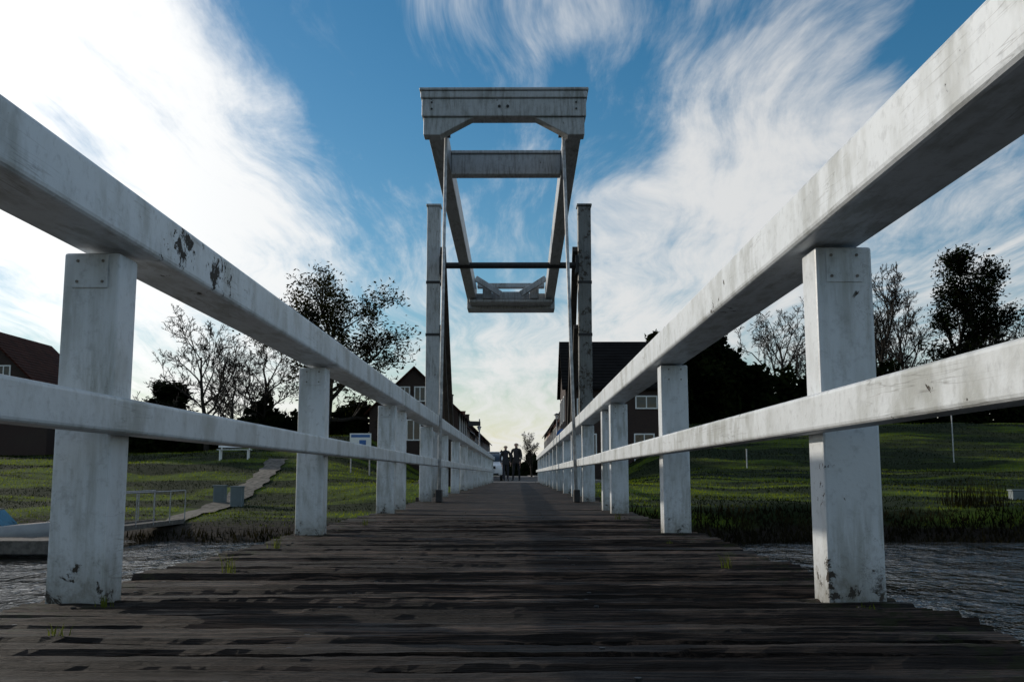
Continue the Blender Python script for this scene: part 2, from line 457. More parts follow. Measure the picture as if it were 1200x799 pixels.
blades('reeds', M_reed, 14000, (-1, 34), (28.9, 31.4), .10, .30, .06, 2, zlim=(-1.75, -.72), lean=.35)
blades('reeds', M_reed, 4000, (-30, -2), (28.5, 31.0), .10, .3, .05, 3, zlim=(-1.7, -1.2), lean=.3)
blades('reeds', M_reed, 260, (13.2, 15.0), (31.6, 33), .4, 1.1, .025, 8, lean=.14)

# ---------------------------------------------------------------- trees
M_bark = simple('bark', (.022, .017, .013), .95, .4, 5)
M_leaf = leafmat('autumn_leaves', (.010, .013, .004), (.04, .036, .01), .3, .8)
M_leafd = leafmat('dark_leaves', (.004, .007, .003), (.014, .020, .006), .25, .8)
def tree_mesh(name, H, seed, spread=.5, kids=(9, 6, 5, 4), leaf=0, leafsize=.18, trunk_r=.22, start=.25, up=.25, leafmat_=None, twig=.016, lens=(.5, .5, .5, .55), trunkf=.86):
    r = random.Random(seed); V = []; F = []; MI = []
    def tube(pts, rads, k):
        n0 = len(V)
        for i, p in enumerate(pts):
            d = (pts[min(i+1, len(pts)-1)]-pts[max(i-1, 0)]).normalized(); a = d.orthogonal().normalized(); b = d.cross(a)
            for j in range(k):
                t = 2*math.pi*j/k; V.append(p+(a*math.cos(t)+b*math.sin(t))*rads[i])
        for i in range(len(pts)-1):
            for j in range(k):
                j2 = (j+1) % k; F.append((n0+i*k+j, n0+i*k+j2, n0+(i+1)*k+j2, n0+(i+1)*k+j)); MI.append(0)
    def leafs(p, n):
        for _ in range(n):
            c = p+Vector((r.gauss(0, 1), r.gauss(0, 1), r.gauss(0, 1)))*.28
            a = Vector((r.gauss(0, 1), r.gauss(0, 1), r.gauss(0, 1))).normalized(); b = a.orthogonal().normalized()
            s = leafsize*r.uniform(.6, 1.3); n0 = len(V)
            V.extend([c-a*s*.6, c+b*s*.35, c+a*s*.6, c-b*s*.35]); F.append((n0, n0+1, n0+2, n0+3)); MI.append(1)
    def br(p, d, L, rad, lv):
        ns = (7, 5, 4, 3, 2)[lv]; pts = [p]; dd = d.copy()
        wob = (.08, .18, .24, .28, .3)[lv]
        for i in range(ns):
            dd = (dd+Vector((r.gauss(0, wob), r.gauss(0, wob), r.gauss(0, wob)+up*.12*(lv > 0)))).normalized()
            pts.append(pts[-1]+dd*(L/ns))
        end = max(rad*.25, twig*.5)
        rads = [rad+(end-rad)*(i/ns) for i in range(ns+1)]
        tube(pts, rads, (8, 6, 4, 3, 3)[lv])
        if lv < len(kids):
            K = kids[lv]
            for c in range(K):
                t = start+(1-start)*((c+r.random())/K) if lv == 0 else .25+.75*((c+r.random())/K)
                t = min(t, .99); q = t*ns; i = int(q); fr = q-i
                pp = pts[i].lerp(pts[min(i+1, ns)], fr)
                ax = (pts[min(i+1, ns)]-pts[i]).normalized()
                ang = r.uniform(.5, 1.0) if lv else r.uniform(.45, 1.0)*(1.15-.5*t)*(.6+spread)
                az = r.uniform(0, 6.283)
                o = ax.orthogonal().normalized(); o.rotate(Matrix.Rotation(az, 3, ax))
                nd = (ax*math.cos(ang)+o*math.sin(ang)); nd.z += up*.5; nd.normalize()
                LL = L*lens[lv]*r.uniform(.7, 1.15)*((1.25-.65*t) if lv == 0 else (1.1-.45*t))
                br(pp, nd, LL, max(rads[i]*.55, twig), lv+1)
        else:
            if leaf: leafs(pts[-1], leaf)
            if leaf > 2: leafs(pts[1], leaf//2)
    br(Vector((0, 0, -.2)), Vector((0, 0, 1)), H*trunkf, trunk_r, 0)
    me = bpy.data.meshes.new(name); me.from_pydata([tuple(q) for q in V], [], F); me.update()
    me.materials.append(M_bark); me.materials.append(leafmat_ or M_leaf); me.polygons.foreach_set('material_index', MI)
    zmax = max(q.z for q in V)
    for vv in me.vertices: vv.co *= H/zmax
    return me
def put(name, me, x, y, rot=0, s=1.0, z=None, sz=None):
    o = bpy.data.objects.new(name, me); o.location = (x, y, HH(x, y)-.1 if z is None else z); o.rotation_euler = (0, 0, rot); o.scale = (s, s, sz or s)
    return link(o)
T_big = tree_mesh('leafy_tree', 11.0, 41, .75, (13, 8, 6, 4), leaf=3, leafsize=.19, trunk_r=.3, start=.22, up=.15, lens=(.66, .52, .5, .5), twig=.018, trunkf=.7)
T_bare = tree_mesh('bare_tree', 9.5, 9, .75, (12, 8, 6, 5), trunk_r=.22, start=.16, up=.3, twig=.020, lens=(.75, .52, .5, .5), trunkf=.7)
T_bare2 = tree_mesh('bare_tree', 11, 17, .45, (15, 8, 6, 4), trunk_r=.22, start=.14, up=.5, twig=.022, lens=(.55, .5, .5, .5), trunkf=.8)
T_oval = tree_mesh('oval_leafy_tree', 14, 23, .4, (20, 8, 5, 4), leaf=3, leafsize=.24, trunk_r=.26, start=.15, up=.35, leafmat_=M_leafd, twig=.018, lens=(.40, .5, .5, .5))
T_dark = tree_mesh('dense_tree', 8, 31, .75, (14, 8, 5, 4), leaf=7, leafsize=.38, trunk_r=.25, start=.06, up=.1, leafmat_=M_leafd, lens=(.5, .5, .5, .5))
def PX(px, d): return (px-608)/1200*d
put('leafy_tree', T_big, PX(382, 60), 60, .5, 1.12, sz=.99)
put('bare_tree', T_bare, PX(306, 62), 62, 0, .9, sz=.78)
put('bare_tree', T_bare, PX(243, 60), 60, 2.2, .85, sz=.90)
put('bare_tree', T_bare, PX(275, 70), 70, 3.2, .8, sz=.75)
put('dense_tree', T_dark, PX(190, 66), 66, 1.0, .78, sz=.66)
put('dense_tree', T_dark, PX(150, 68), 68, 3.0, .7, sz=.6)
put('dense_tree', T_dark, PX(850, 74), 74, 2.0, 1.1, sz=.98)
put('dense_tree', T_dark, PX(800, 72), 72, .3, 1.05, sz=.96)
put('dense_tree', T_dark, PX(775, 70), 70, 4.3, .8, sz=.82)
put('bare_tree', T_bare, PX(918, 80), 80, 0, 1.1, sz=1.16)
put('bare_tree', T_bare2, PX(1022, 82), 82, 2.0, 1.2, sz=1.3)
put('bare_tree', T_bare, PX(985, 90), 90, 2.0, 1.1, sz=1.3)
put('bare_tree', T_bare2, PX(1056, 84), 84, 4.0, 1.1, sz=1.2)
put('oval_leafy_tree', T_oval, PX(1103, 80), 80, 0, 1.1, sz=1.08)
put('bare_tree', T_bare2, PX(1172, 82), 82, 5.0, 1.2, sz=1.2)
put('bare_tree', T_bare, PX(1240, 84), 84, 5.0, 1.15, sz=1.35)
put('bare_tree', T_bare2, PX(623, 150), 150, 5.0, .75, sz=.62)

# hedges: leaf masses
def hedge(name, pts, w, h, n, mat, seed, size=.35):
    g = random.Random(seed); V = []; F = []
    for i in range(n):
        s = g.randrange(len(pts)-1); t = g.random(); a, b = pts[s], pts[s+1]
        x = a[0]+(b[0]-a[0])*t; y = a[1]+(b[1]-a[1])*t
        hh = h*(.7+.3*math.sin(x*.9+seed)+.22*math.sin(x*2.3)+.1*math.sin(x*5.1))
        th = g.random()*math.pi; rr = math.sqrt(g.random())
        c = Vector((x+g.uniform(-.5, .5), y+math.cos(th)*w*.5*rr, HH(x, y)+math.sin(th)*hh*(.25+.75*rr)))
        d = Vector((g.gauss(0, 1), g.gauss(0, 1), g.gauss(0, 1))).normalized(); e = d.orthogonal().normalized(); q = size*g.uniform(.5, 1.3)
        k = len(V); V += [c-d*q*.6, c+e*q*.45, c+d*q*.6, c-e*q*.45]; F.append((k, k+1, k+2, k+3))
    return mesh_obj(name, V, F, mat)
hedge('hedge', [(17, 76), (30, 78), (45, 78), (60, 82)], 3.5, 5.0, 30000, M_leafd, 1, .45)
hedge('hedge', [(8.2, 69), (12, 71), (18, 75)], 3, 4.2, 12000, M_leafd, 7, .4)
hedge('hedge', [(-42, 66), (-30, 64), (-20, 63), (-12.5, 62), (-9.5, 62)], 3, 2.7, 26000, M_leafd, 3, .34)
hedge('distant_tree_line', [(-320, 240), (-120, 230), (-20, 260), (60, 260), (320, 240)], 14, 4.5, 24000, M_leafd, 5, 2.4)

# ---------------------------------------------------------------- buildings
def brickmat(name, c1, c2):
    m, nt, b, pos = newmat(name)
    sp = nt.new('ShaderNodeSeparateXYZ'); nt.put(sp.inputs[0], pos)
    cb = nt.new('ShaderNodeCombineXYZ'); nt.put(cb.inputs[0], nt.math('ADD', sp.outputs[0], sp.outputs[1])); nt.put(cb.inputs[1], sp.outputs[2])
    br = nt.new('ShaderNodeTexBrick'); nt.put(br.inputs['Vector'], cb.outputs[0]); br.inputs['Scale'].default_value = 4.2
    br.inputs['Color1'].default_value = c1+(1,); br.inputs['Color2'].default_value = c2+(1,); br.inputs['Mortar'].default_value = tuple(q*1.3 for q in c1)+(1,)
    nt.put(b.inputs['Base Color'], nt.mix(nt.rng(nt.noise(pos, .8, 3), .4, .7, 0, .4), br.outputs[0], (.04, .03, .022))); b.inputs['Roughness'].default_value = .85
    return m
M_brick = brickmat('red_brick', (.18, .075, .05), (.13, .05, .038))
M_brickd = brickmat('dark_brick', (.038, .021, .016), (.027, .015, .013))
def rooftile(name, c):
    m, nt, b, pos = newmat(name)
    wv = nt.new('ShaderNodeTexWave', wave_type='BANDS', bands_direction='Z'); nt.put(wv.inputs['Vector'], pos); wv.inputs['Scale'].default_value = 1.6
    wv.inputs['Distortion'].default_value = .4
    n = nt.noise(pos, 1.2, 3, .7)
    nt.put(b.inputs['Base Color'], nt.mix(nt.rng(n, .35, .7), c, tuple(q*.5 for q in c))); b.inputs['Roughness'].default_value = .9
    b.inputs['Specular IOR Level'].default_value = .1
    nt.put(b.inputs['Normal'], nt.bump(wv.outputs[1], .6, .05))
    return m
M_rr = rooftile('red_roof_tiles', (.05, .017, .011)); M_rd = rooftile('dark_roof_tiles', (.010, .009, .009))
M_render = simple('pale_render', (.45, .43, .39), .8, .15, 1.5)
M_frame = simple('white_window_frame', (.75, .75, .74), .5, .05)
m, nt, b, pos = newmat('window_glass'); b.inputs['Base Color'].default_value = (.02, .025, .03, 1); b.inputs['Roughness'].default_value = .05
nt.put(b.inputs['Normal'], nt.bump(nt.noise(pos, 1.5, 2), .3, .05)); M_glass = m

def house(name, cx, cy, wx, ly, eave, ridge, axis='y', wall=M_brick, roof=M_rd, front=(), side=(), z=0, chimney=True, door=None, rot=0):
    e = empty(name, (cx, cy, z)); e.rotation_euler = (0, 0, rot)
    hx, hy = wx/2, ly/2
    mb = MB()
    V = [(-hx, -hy, -2), (hx, -hy, -2), (hx, hy, -2), (-hx, hy, -2), (-hx, -hy, eave), (hx, -hy, eave), (hx, hy, eave), (-hx, hy, eave)]
    if axis == 'y': r0, r1 = (0, -hy, ridge), (0, hy, ridge)
    else: r0, r1 = (-hx, 0, ridge), (hx, 0, ridge)
    mb.v = V+[r0, r1]
    if axis == 'y': mb.f = [(0, 1, 5, 8, 4), (2, 3, 7, 9, 6), (1, 2, 6, 5), (3, 0, 4, 7), (4, 8, 9, 7), (5, 6, 9, 8)]
    else: mb.f = [(0, 1, 5, 4), (2, 3, 7, 6), (1, 2, 6, 9, 5), (3, 0, 4, 8, 7), (4, 5, 9, 8), (6, 7, 8, 9)]
    mb.m = [0]*6
    mb.build('walls', [wall], e)
    mb = MB(); o = .3; t = .14
    if axis == 'y':
        sl = (ridge-eave)/hx
        for s in (-1, 1):
            xe = s*(hx+o); ze = eave-sl*o+.01
            mb.hexa([(0, -hy-.2, ridge+.01), (xe, -hy-.2, ze), (xe, hy+.2, ze), (0, hy+.2, ridge+.01), (0, -hy-.2, ridge+t+.01), (xe, -hy-.2, ze+t), (xe, hy+.2, ze+t), (0, hy+.2, ridge+t+.01)])
    else:
        sl = (ridge-eave)/hy
        for s in (-1, 1):
            ye = s*(hy+o); ze = eave-sl*o+.01
            mb.hexa([(-hx-.2, 0, ridge+.01), (-hx-.2, ye, ze), (hx+.2, ye, ze), (hx+.2, 0, ridge+.01), (-hx-.2, 0, ridge+t+.01), (-hx-.2, ye, ze+t), (hx+.2, ye, ze+t), (hx+.2, 0, ridge+t+.01)])
    mb.build('roof', [roof], e)
    fr = MB(); gl = MB()
    for (p, zz, w, h) in front:
        y0 = -hy
        gl.box((p-w/2, y0-.02, zz-h/2), (p+w/2, y0+.02, zz+h/2))
        for a, b_ in (((p-w/2-.07, y0-.06, zz-h/2-.07), (p+w/2+.07, y0-.003, zz-h/2)), ((p-w/2-.07, y0-.06, zz+h/2), (p+w/2+.07, y0-.003, zz+h/2+.07)),
                      ((p-w/2-.07, y0-.06, zz-h/2), (p-w/2, y0-.003, zz+h/2)), ((p+w/2, y0-.06, zz-h/2), (p+w/2+.07, y0-.003, zz+h/2)),
                      ((p-.03, y0-.05, zz-h/2), (p+.03, y0-.022, zz+h/2))): fr.box(a, b_)
    for (sd, p, zz, w, h) in side:
        x0 = sd*hx
        def bx(B, a, b_):
            B.box((min(a[0], b_[0]), a[1], a[2]), (max(a[0], b_[0]), b_[1], b_[2]))
        bx(gl, (x0-sd*.02, p-w/2, zz-h/2), (x0+sd*.02, p+w/2, zz+h/2))
        for a, b_ in (((p-w/2-.07, zz-h/2-.07), (p+w/2+.07, zz-h/2)), ((p-w/2-.07, zz+h/2), (p+w/2+.07, zz+h/2+.07)), ((p-w/2-.07, zz-h/2), (p-w/2, zz+h/2)), ((p+w/2, zz-h/2), (p+w/2+.07, zz+h/2)), ((p-.03, zz-h/2), (p+.03, zz+h/2))):
            bx(fr, (x0+sd*.023, a[0], a[1]), (x0+sd*.06, b_[0], b_[1]))
    if gl.v: gl.build('window_glass', [M_glass], e); fr.build('window_frames', [M_frame], e)
    if door is not None:
        mb = MB(); mb.box((door-.5, -hy-.05, 0), (door+.5, -hy-.003, 2.1)); mb.box((door-.58, -hy-.04, 0), (door-.503, -hy-.003, 2.18)); mb.box((door+.503, -hy-.04, 0), (door+.58, -hy-.003, 2.18))
        mb.build('door', [M_dark], e)
    if chimney:
        mb = MB(); mb.box((-.3, hy*.3-.3, ridge-.8), (.3, hy*.3+.3, ridge+.9)); mb.box((-.36, hy*.3-.36, ridge+.903), (.36, hy*.3+.36, ridge+1.0)); mb.build('chimney', [wall], e, .01)
    return e
def sidewins(sd, ly, n, zs, w=.9, h=1.3):
    return [(sd, -ly/2+ly*(i+.5)/n, zz, w, h) for i in range(n) for zz in zs]
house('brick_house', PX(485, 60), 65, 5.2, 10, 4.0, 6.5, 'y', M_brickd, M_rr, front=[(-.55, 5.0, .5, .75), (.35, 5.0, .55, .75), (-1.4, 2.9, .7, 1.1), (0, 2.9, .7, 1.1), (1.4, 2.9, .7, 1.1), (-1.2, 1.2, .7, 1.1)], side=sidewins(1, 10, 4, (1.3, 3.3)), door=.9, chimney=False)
hs = [(5.2, 9, 4.0, 6.2, M_render, M_rr), (4.8, 9, 3.8, 6.0, M_brick, M_rd), (5.5, 10, 4.4, 7.2, M_brickd, M_rr), (5.2, 11, 4.0, 6.6, M_render, M_rd), (5.5, 12, 4.4, 7, M_brick, M_rr), (6, 16, 4.6, 7.5, M_brickd, M_rd)]
cy = 76
for w_, l_, e_, r_, wl, rf in hs:
    house('town_house', -4.1-w_/2, cy+l_/2, w_, l_, e_, r_, 'y', wl, rf, front=[(-1.2, 1.6, .9, 1.3), (1.2, 1.6, .9, 1.3), (-1.2, 3.4, .8, 1.1), (1.2, 3.4, .8, 1.1), (0, e_+.8, .6, .8)], side=sidewins(1, l_, 4, (1.5, 3.3)), chimney=(w_ > 5.3))
    cy += l_+.6
hs = [(4.6, 7.5, 4.4, 7.6, M_render, M_rd), (4.8, 8, 4.8, 8.0, M_render, M_rr), (4.8, 8, 4.8, 8.2, M_brick, M_rr), (5, 9, 5.2, 9.2, M_render, M_rd), (5, 9, 5, 8.3, M_brickd, M_rr), (5, 12, 5.4, 9.2, M_brick, M_rd), (5.5, 14, 5.4, 9, M_render, M_rr)]
cy = 67
for w_, l_, e_, r_, wl, rf in hs:
    house('town_house', 3.4+w_/2, cy+l_/2, w_, l_, e_, r_, 'y', wl, rf, front=[(-1.2, 1.6, .9, 1.3), (1.2, 1.6, .9, 1.3), (-1.2, 4, .8, 1.2), (1.2, 4, .8, 1.2), (0, e_+1.2, .7, .9)], side=sidewins(-1, l_, 4, (1.6, 3.9)))
    cy += l_+.5
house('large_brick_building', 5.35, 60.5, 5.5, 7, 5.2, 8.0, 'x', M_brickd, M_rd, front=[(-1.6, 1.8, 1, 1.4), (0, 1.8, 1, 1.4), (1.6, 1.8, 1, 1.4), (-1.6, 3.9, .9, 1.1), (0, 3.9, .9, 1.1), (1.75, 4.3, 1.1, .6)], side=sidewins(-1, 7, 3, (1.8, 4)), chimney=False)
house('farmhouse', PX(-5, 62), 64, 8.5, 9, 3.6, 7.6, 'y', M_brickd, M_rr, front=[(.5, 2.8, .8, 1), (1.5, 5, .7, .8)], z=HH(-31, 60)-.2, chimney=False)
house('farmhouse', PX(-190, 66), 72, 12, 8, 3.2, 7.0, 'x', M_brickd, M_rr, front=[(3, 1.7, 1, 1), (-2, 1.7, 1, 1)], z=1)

# ---------------------------------------------------------------- car
def car(name, x, y, z=0.0, rot=0, col=(.6, .6, .6)):
    e = empty(name, (x, y, z)); e.rotation_euler = (0, 0, rot)
    paint = simple('car_paint', col, .25, .04, 1); tyre = simple('tyre_rubber', (.015, .015, .015), .8, .2)
    lamp = simple('headlamp_glass', (.7, .72, .75), .1, .05)
    def loft(profile_lo, name_, mat, bev):
        n = len(profile_lo); V = [(-w, a, b) for a, b, w in profile_lo]+[(w, a, b) for a, b, w in profile_lo]
        F = [tuple(range(n)), tuple(reversed(range(n, 2*n)))]+[(i, n+i, n+(i+1) % n, (i+1) % n) for i in range(n)]
        o = mesh_obj(name_, V, F, mat, e); bm = bmesh.new(); bm.from_mesh(o.data); bmesh.ops.recalc_face_normals(bm, faces=bm.faces); bm.to_mesh(o.data); bm.free()
        md = o.modifiers.new('b', 'BEVEL'); md.width = bev; md.segments = 3
        for p in o.data.polygons: p.use_smooth = True
        return o
    loft([(-2.1, .28, .78), (-2.15, .6, .80), (-2.0, .80, .84), (-1.15, .98, .86), (1.7, 1.02, .86), (2.05, .95, .84), (2.1, .5, .82), (2.02, .28, .80)], 'body', paint, .06)
    loft([(-1.2, .985, .78), (-.45, 1.43, .62), (.9, 1.47, .62), (1.75, 1.02, .76)], 'cabin_windows', M_glass, .04)
    mb = MB(); mb.box((-.60, -.38, 1.45), (.60, .95, 1.50))
    for s in (-1, 1):
        mb.beam((s*.79, -1.15, 1.0), (s*.63, -.43, 1.44), .06, .05); mb.beam((s*.77, 1.72, 1.03), (s*.63, .92, 1.47), .08, .06); mb.beam((s*.80, .25, 1.0), (s*.64, .25, 1.46), .05, .08)
        mb.box((min(s*.86, s*1.02), -.95, 1.0), (max(s*.86, s*1.02), -.8, 1.13))
    mb.build('roof_pillars_mirrors', [paint], e, .02)
    mb = MB()
    for s in (-1, 1): mb.hexa([(s*.5, -2.17, .62), (s*.79, -2.13, .62), (s*.82, -1.95, .62), (s*.5, -1.95, .62), (s*.5, -2.12, .76), (s*.79, -2.08, .78), (s*.82, -1.9, .78), (s*.5, -1.95, .76)])
    mb.box((-.26, -2.19, .40), (.26, -2.165, .51)); mb.build('headlamps_and_plate', [lamp], e, .01)
    mb = MB(); mb.box((-.45, -2.18, .60), (.45, -2.14, .74)); mb.box((-.6, -2.17, .3), (.6, -2.13, .38)); mb.build('grille', [M_dark], e, .01)
    mb = MB()
    for s in (-1, 1):
        for yy in (-1.35, 1.3):
            mb.cyl((s*.66, yy, .31), (s*.87, yy, .31), .31, k=24, mi=0); mb.cyl((s*.85, yy, .31), (s*.88, yy, .31), .19, k=16, mi=1)
    mb.build('wheels', [tyre, M_steel], e, .015)
    return e
car('parked_car', -1.62, 54, .0, 0, (.75, .76, .78))
car('parked_car', -1.9, 70, .0, 0, (.05, .06, .1))

# ---------------------------------------------------------------- people
def person(name, x, y, rot, coat, trousers, hair, seed, height=1.75, stance=.12, armL=(.0, .0), backpack=False):
    e = empty(name, (x, y, 0.004)); e.rotation_euler = (0, 0, rot)
    s = height/1.75
    J = {'pelvis': ((0, 0, .93), .145), 'waist': ((0, .0, 1.06), .135), 'chest': ((0, -.01, 1.28), .165), 'ush': ((0, 0, 1.41), .10), 'neck': ((0, 0, 1.50), .055), 'jaw': ((0, -.012, 1.575), .07), 'head': ((0, -.005, 1.64), .092), 'crown': ((0, .008, 1.70), .075)}
    E = [('pelvis', 'waist'), ('waist', 'chest'), ('chest', 'ush'), ('ush', 'neck'), ('neck', 'jaw'), ('jaw', 'head'), ('head', 'crown')]
    for sd, q in ((-1, 'r'), (1, 'l')):
        fy = -stance if sd < 0 else stance*.6
        J[q+'sh'] = ((sd*.175, .0, 1.40), .068); J[q+'el'] = ((sd*.25, .03-armL[0]*.3, 1.12), .048); J[q+'wr'] = ((sd*.235, -.07-armL[1], .88), .033); J[q+'pa'] = ((sd*.23, -.09-armL[1], .81), .036)
        J[q+'hip'] = ((sd*.095, 0, .87), .10); J[q+'kn'] = ((sd*.11, fy*.55-.02, .49), .062); J[q+'an'] = ((sd*.12, fy+.03, .09), .045); J[q+'to'] = ((sd*.135, fy-.14, .04), .036); J[q+'he'] = ((sd*.12, fy+.07, .045), .035)
        E += [('ush', q+'sh'), (q+'sh', q+'el'), (q+'el', q+'wr'), (q+'wr', q+'pa'), ('pelvis', q+'hip'), (q+'hip', q+'kn'), (q+'kn', q+'an'), (q+'an', q+'to'), (q+'an', q+'he')]
    def skin(nm, pts, edges, rads, roots):
        me = bpy.data.meshes.new(nm); me.from_pydata([tuple(Vector(p)*s) for p in pts], edges, []); me.update()
        o = bpy.data.objects.new(nm, me); scene.collection.objects.link(o)
        md = o.modifiers.new('skin', 'SKIN'); md.use_smooth_shade = True; md.branch_smoothing = .4
        for i, rr in enumerate(rads): me.skin_vertices[0].data[i].radius = (rr*s, rr*s); me.skin_vertices[0].data[i].use_root = i in roots
        sb = o.modifiers.new('sub', 'SUBSURF'); sb.levels = 2; sb.render_levels = 2
        dg = bpy.context.evaluated_depsgraph_get(); m2 = bpy.data.meshes.new_from_object(o.evaluated_get(dg)); m2.name = nm
        bpy.data.objects.remove(o)
        o2 = bpy.data.objects.new(nm, m2); link(o2, e); m2.polygons.foreach_set('use_smooth', [True]*len(m2.polygons)); return o2
    keys = list(J); ed = [(keys.index(a), keys.index(b)) for a, b in E]
    ms = [simple('coat_cloth', coat, .9, .2, 12), simple('trouser_cloth', trousers, .9, .2, 12), simple('skin', (.45, .27, .2), .6, .05), simple('hair', hair, .7, .3, 40), simple('shoe_leather', (.02, .018, .016), .5, .2)]
    o = skin('body', [J[k][0] for k in keys], ed, [J[k][1] for k in keys], [0])
    o.data.materials.clear()
    for q in ms: o.data.materials.append(q)
    for p in o.data.polygons:
        c = p.center/s
        if c.z > 1.62 and (c.y > -.045 or c.z > 1.70): mi = 3
        elif c.z > 1.50 and c.y > .03 and c.z > 1.56: mi = 3
        elif c.z > 1.50: mi = 2
        elif c.z < .10: mi = 4
        elif abs(c.x) > .17 and c.z < .88: mi = 2
        elif c.z < .84: mi = 1
        else: mi = 0
        p.material_index = mi
    pts = []; eds = []; rad = []; roots = []
    for sd, q in ((-1, 'r'), (1, 'l')):
        c = Vector(J[q+'pa'][0])
        for k, (oy, L) in enumerate(((-.03, .068), (-.01, .078), (.01, .073), (.03, .058))):
            n = len(pts); b0 = c+Vector((0, oy, -.005)); roots.append(n)
            pts += [b0, b0+Vector((0, 0, -.035)), b0+Vector((-sd*.008, 0, -.035-L*.5)), b0+Vector((-sd*.025, 0, -.03-L*.9))]; eds += [(n, n+1), (n+1, n+2), (n+2, n+3)]; rad += [.010, .010, .009, .0075]
        n = len(pts); roots.append(n); b0 = c+Vector((-sd*.01, -.02, .02)); pts += [b0, b0+Vector((-sd*.015, -.035, -.02)), b0+Vector((-sd*.018, -.045, -.055))]; eds += [(n, n+1), (n+1, n+2)]; rad += [.012, .011, .009]
    o = skin('fingers', pts, eds, rad, roots); o.data.materials.clear(); o.data.materials.append(ms[2])
    mb = MB()
    mb.hexa([tuple(Vector(q)*s) for q in [(-.016, -.10, 1.60), (.016, -.10, 1.60), (.012, -.08, 1.60), (-.012, -.08, 1.60), (-.007, -.095, 1.645), (.007, -.095, 1.645), (.007, -.08, 1.645), (-.007, -.08, 1.645)]], 0)
    for sx in (-1, 1):
        mb.cyl(Vector((sx*.032, -.098, 1.645))*s, Vector((sx*.032, -.085, 1.645))*s, .009*s, k=8, mi=1)
        mb.box(tuple(Vector((sx*.092-.008, -.015, 1.60))*s), tuple(Vector((sx*.092+.008, .015, 1.66))*s), 0)
    mb.box(tuple(Vector((-.022, -.088, 1.567))*s), tuple(Vector((.022, -.078, 1.574))*s), 2)
    mb.build('face_features', [ms[2], M_dark, simple('lips', (.3, .1, .09), .6)], e, .003)
    mb = MB(); k = 16
    for zz, rx, ry in ((.80, .19, .15), (.95, .175, .14), (1.08, .155, .125)):
        for i in range(k): t = 2*math.pi*i/k; mb.v.append((rx*math.cos(t)*s, ry*math.sin(t)*s, zz*s))
    for a in range(2):
        for i in range(k): j = (i+1) % k; mb.f.append((a*k+i, a*k+j, a*k+k+j, a*k+k+i)); mb.m.append(0)
    mb.build('coat_hem', [ms[0]], e, smooth=True)
    if backpack:
        mb = MB(); mb.box((-.14*s, .12*s, 1.05*s), (.14*s, .27*s, 1.42*s)); mb.box((-.10*s, .272*s, 1.07*s), (.10*s, .32*s, 1.24*s)); mb.build('backpack', [ms[4]], e, .04)
    return e
person('standing_person', -.62, 48.3, .2, (.02, .02, .025), (.02, .02, .03), (.03, .02, .015), 1, 1.70, .08)
person('standing_person', -.12, 48.8, -.25, (.035, .03, .03), (.015, .015, .02), (.02, .015, .01), 2, 1.84, .16, (.2, .12), True)

# ---------------------------------------------------------------- street furniture, left bank items
M_blue = simple('sign_blue', (.03, .12, .35), .4, .1)
def ground_z(x, y): return HH(x, y)
e = empty('information_sign', (PX(423, 46), 46, ground_z(PX(423, 46), 46)))
mb = MB(); 
for sx in (-.42, .42): mb.cyl((sx, .05, -.2), (sx, .05, 1.75), .03, k=10)
mb.build('posts', [M_steel], e)
mb = MB(); mb.box((-.48, 0, .9), (.48, .018, 1.8)); mb.build('board', [M_frame], e, .004)
mb = MB(); mb.box((-.42, -.006, 1.62), (.42, -.002, 1.74)); mb.box((-.05, -.008, 1.0), (.25, -.003, 1.5)); mb.box((-.4, -.006, 1.1), (-.12, -.003, 1.16)); mb.box((-.4, -.006, 1.25), (-.12, -.003, 1.31)); mb.build('print', [M_blue], e)

def utility_box(x, y, w, h):
    e = empty('utility_box', (x, y, ground_z(x, y)-.05)); mb = MB(); mb.box((-w/2, -.16, 0), (w/2, .16, h)); mb.box((-w/2-.03, -.19, h+.002), (w/2+.03, .19, h+.05)); mb.build('cabinet', [simple('grey_green_plastic', (.14, .17, .18), .5, .1)], e, .01)
    mb = MB(); mb.box((-w/2+.04, -.168, .1), (w/2-.04, -.162, h-.05)); mb.box((w/2-.12, -.18, h*.5), (w/2-.09, -.17, h*.5+.1)); mb.build('door', [simple('grey_door', (.10, .13, .14), .5, .1)], e)
utility_box(PX(261, 38), 38, .42, .66); utility_box(PX(281, 37.2), 37.2, .42, .72)

def bench(x, y, rot, mat):
    e = empty('park_bench', (x, y, ground_z(x, y))); e.rotation_euler = (0, 0, rot)
    mb = MB()
    for i in range(3): mb.box((-.8, -.2+i*.14, .43), (.8, -.2+i*.14+.11, .46))
    mb.build('seat', [mat], e, .005)
    mb = MB()
    for i in range(3): mb.hexa([(-.8, .24+i*.03, .55+i*.13), (.8, .24+i*.03, .55+i*.13), (.8, .265+i*.03, .55+i*.13), (-.8, .265+i*.03, .55+i*.13), (-.8, .26+i*.03, .65+i*.13), (.8, .26+i*.03, .65+i*.13), (.8, .285+i*.03, .65+i*.13), (-.8, .285+i*.03, .65+i*.13)])
    mb.build('backrest', [mat], e, .005)
    mb = MB()
    for sx in (-.65, .65):
        mb.box((sx-.03, -.18, -.1), (sx+.03, -.12, .428)); mb.beam((sx, .22, -.1), (sx, .37, .95), .06, .05); mb.box((sx-.03, -.118, .36), (sx+.03, .2, .428))
    mb.build('legs', [mat], e)
bench(PX(276, 49), 49, .1, M_frame)

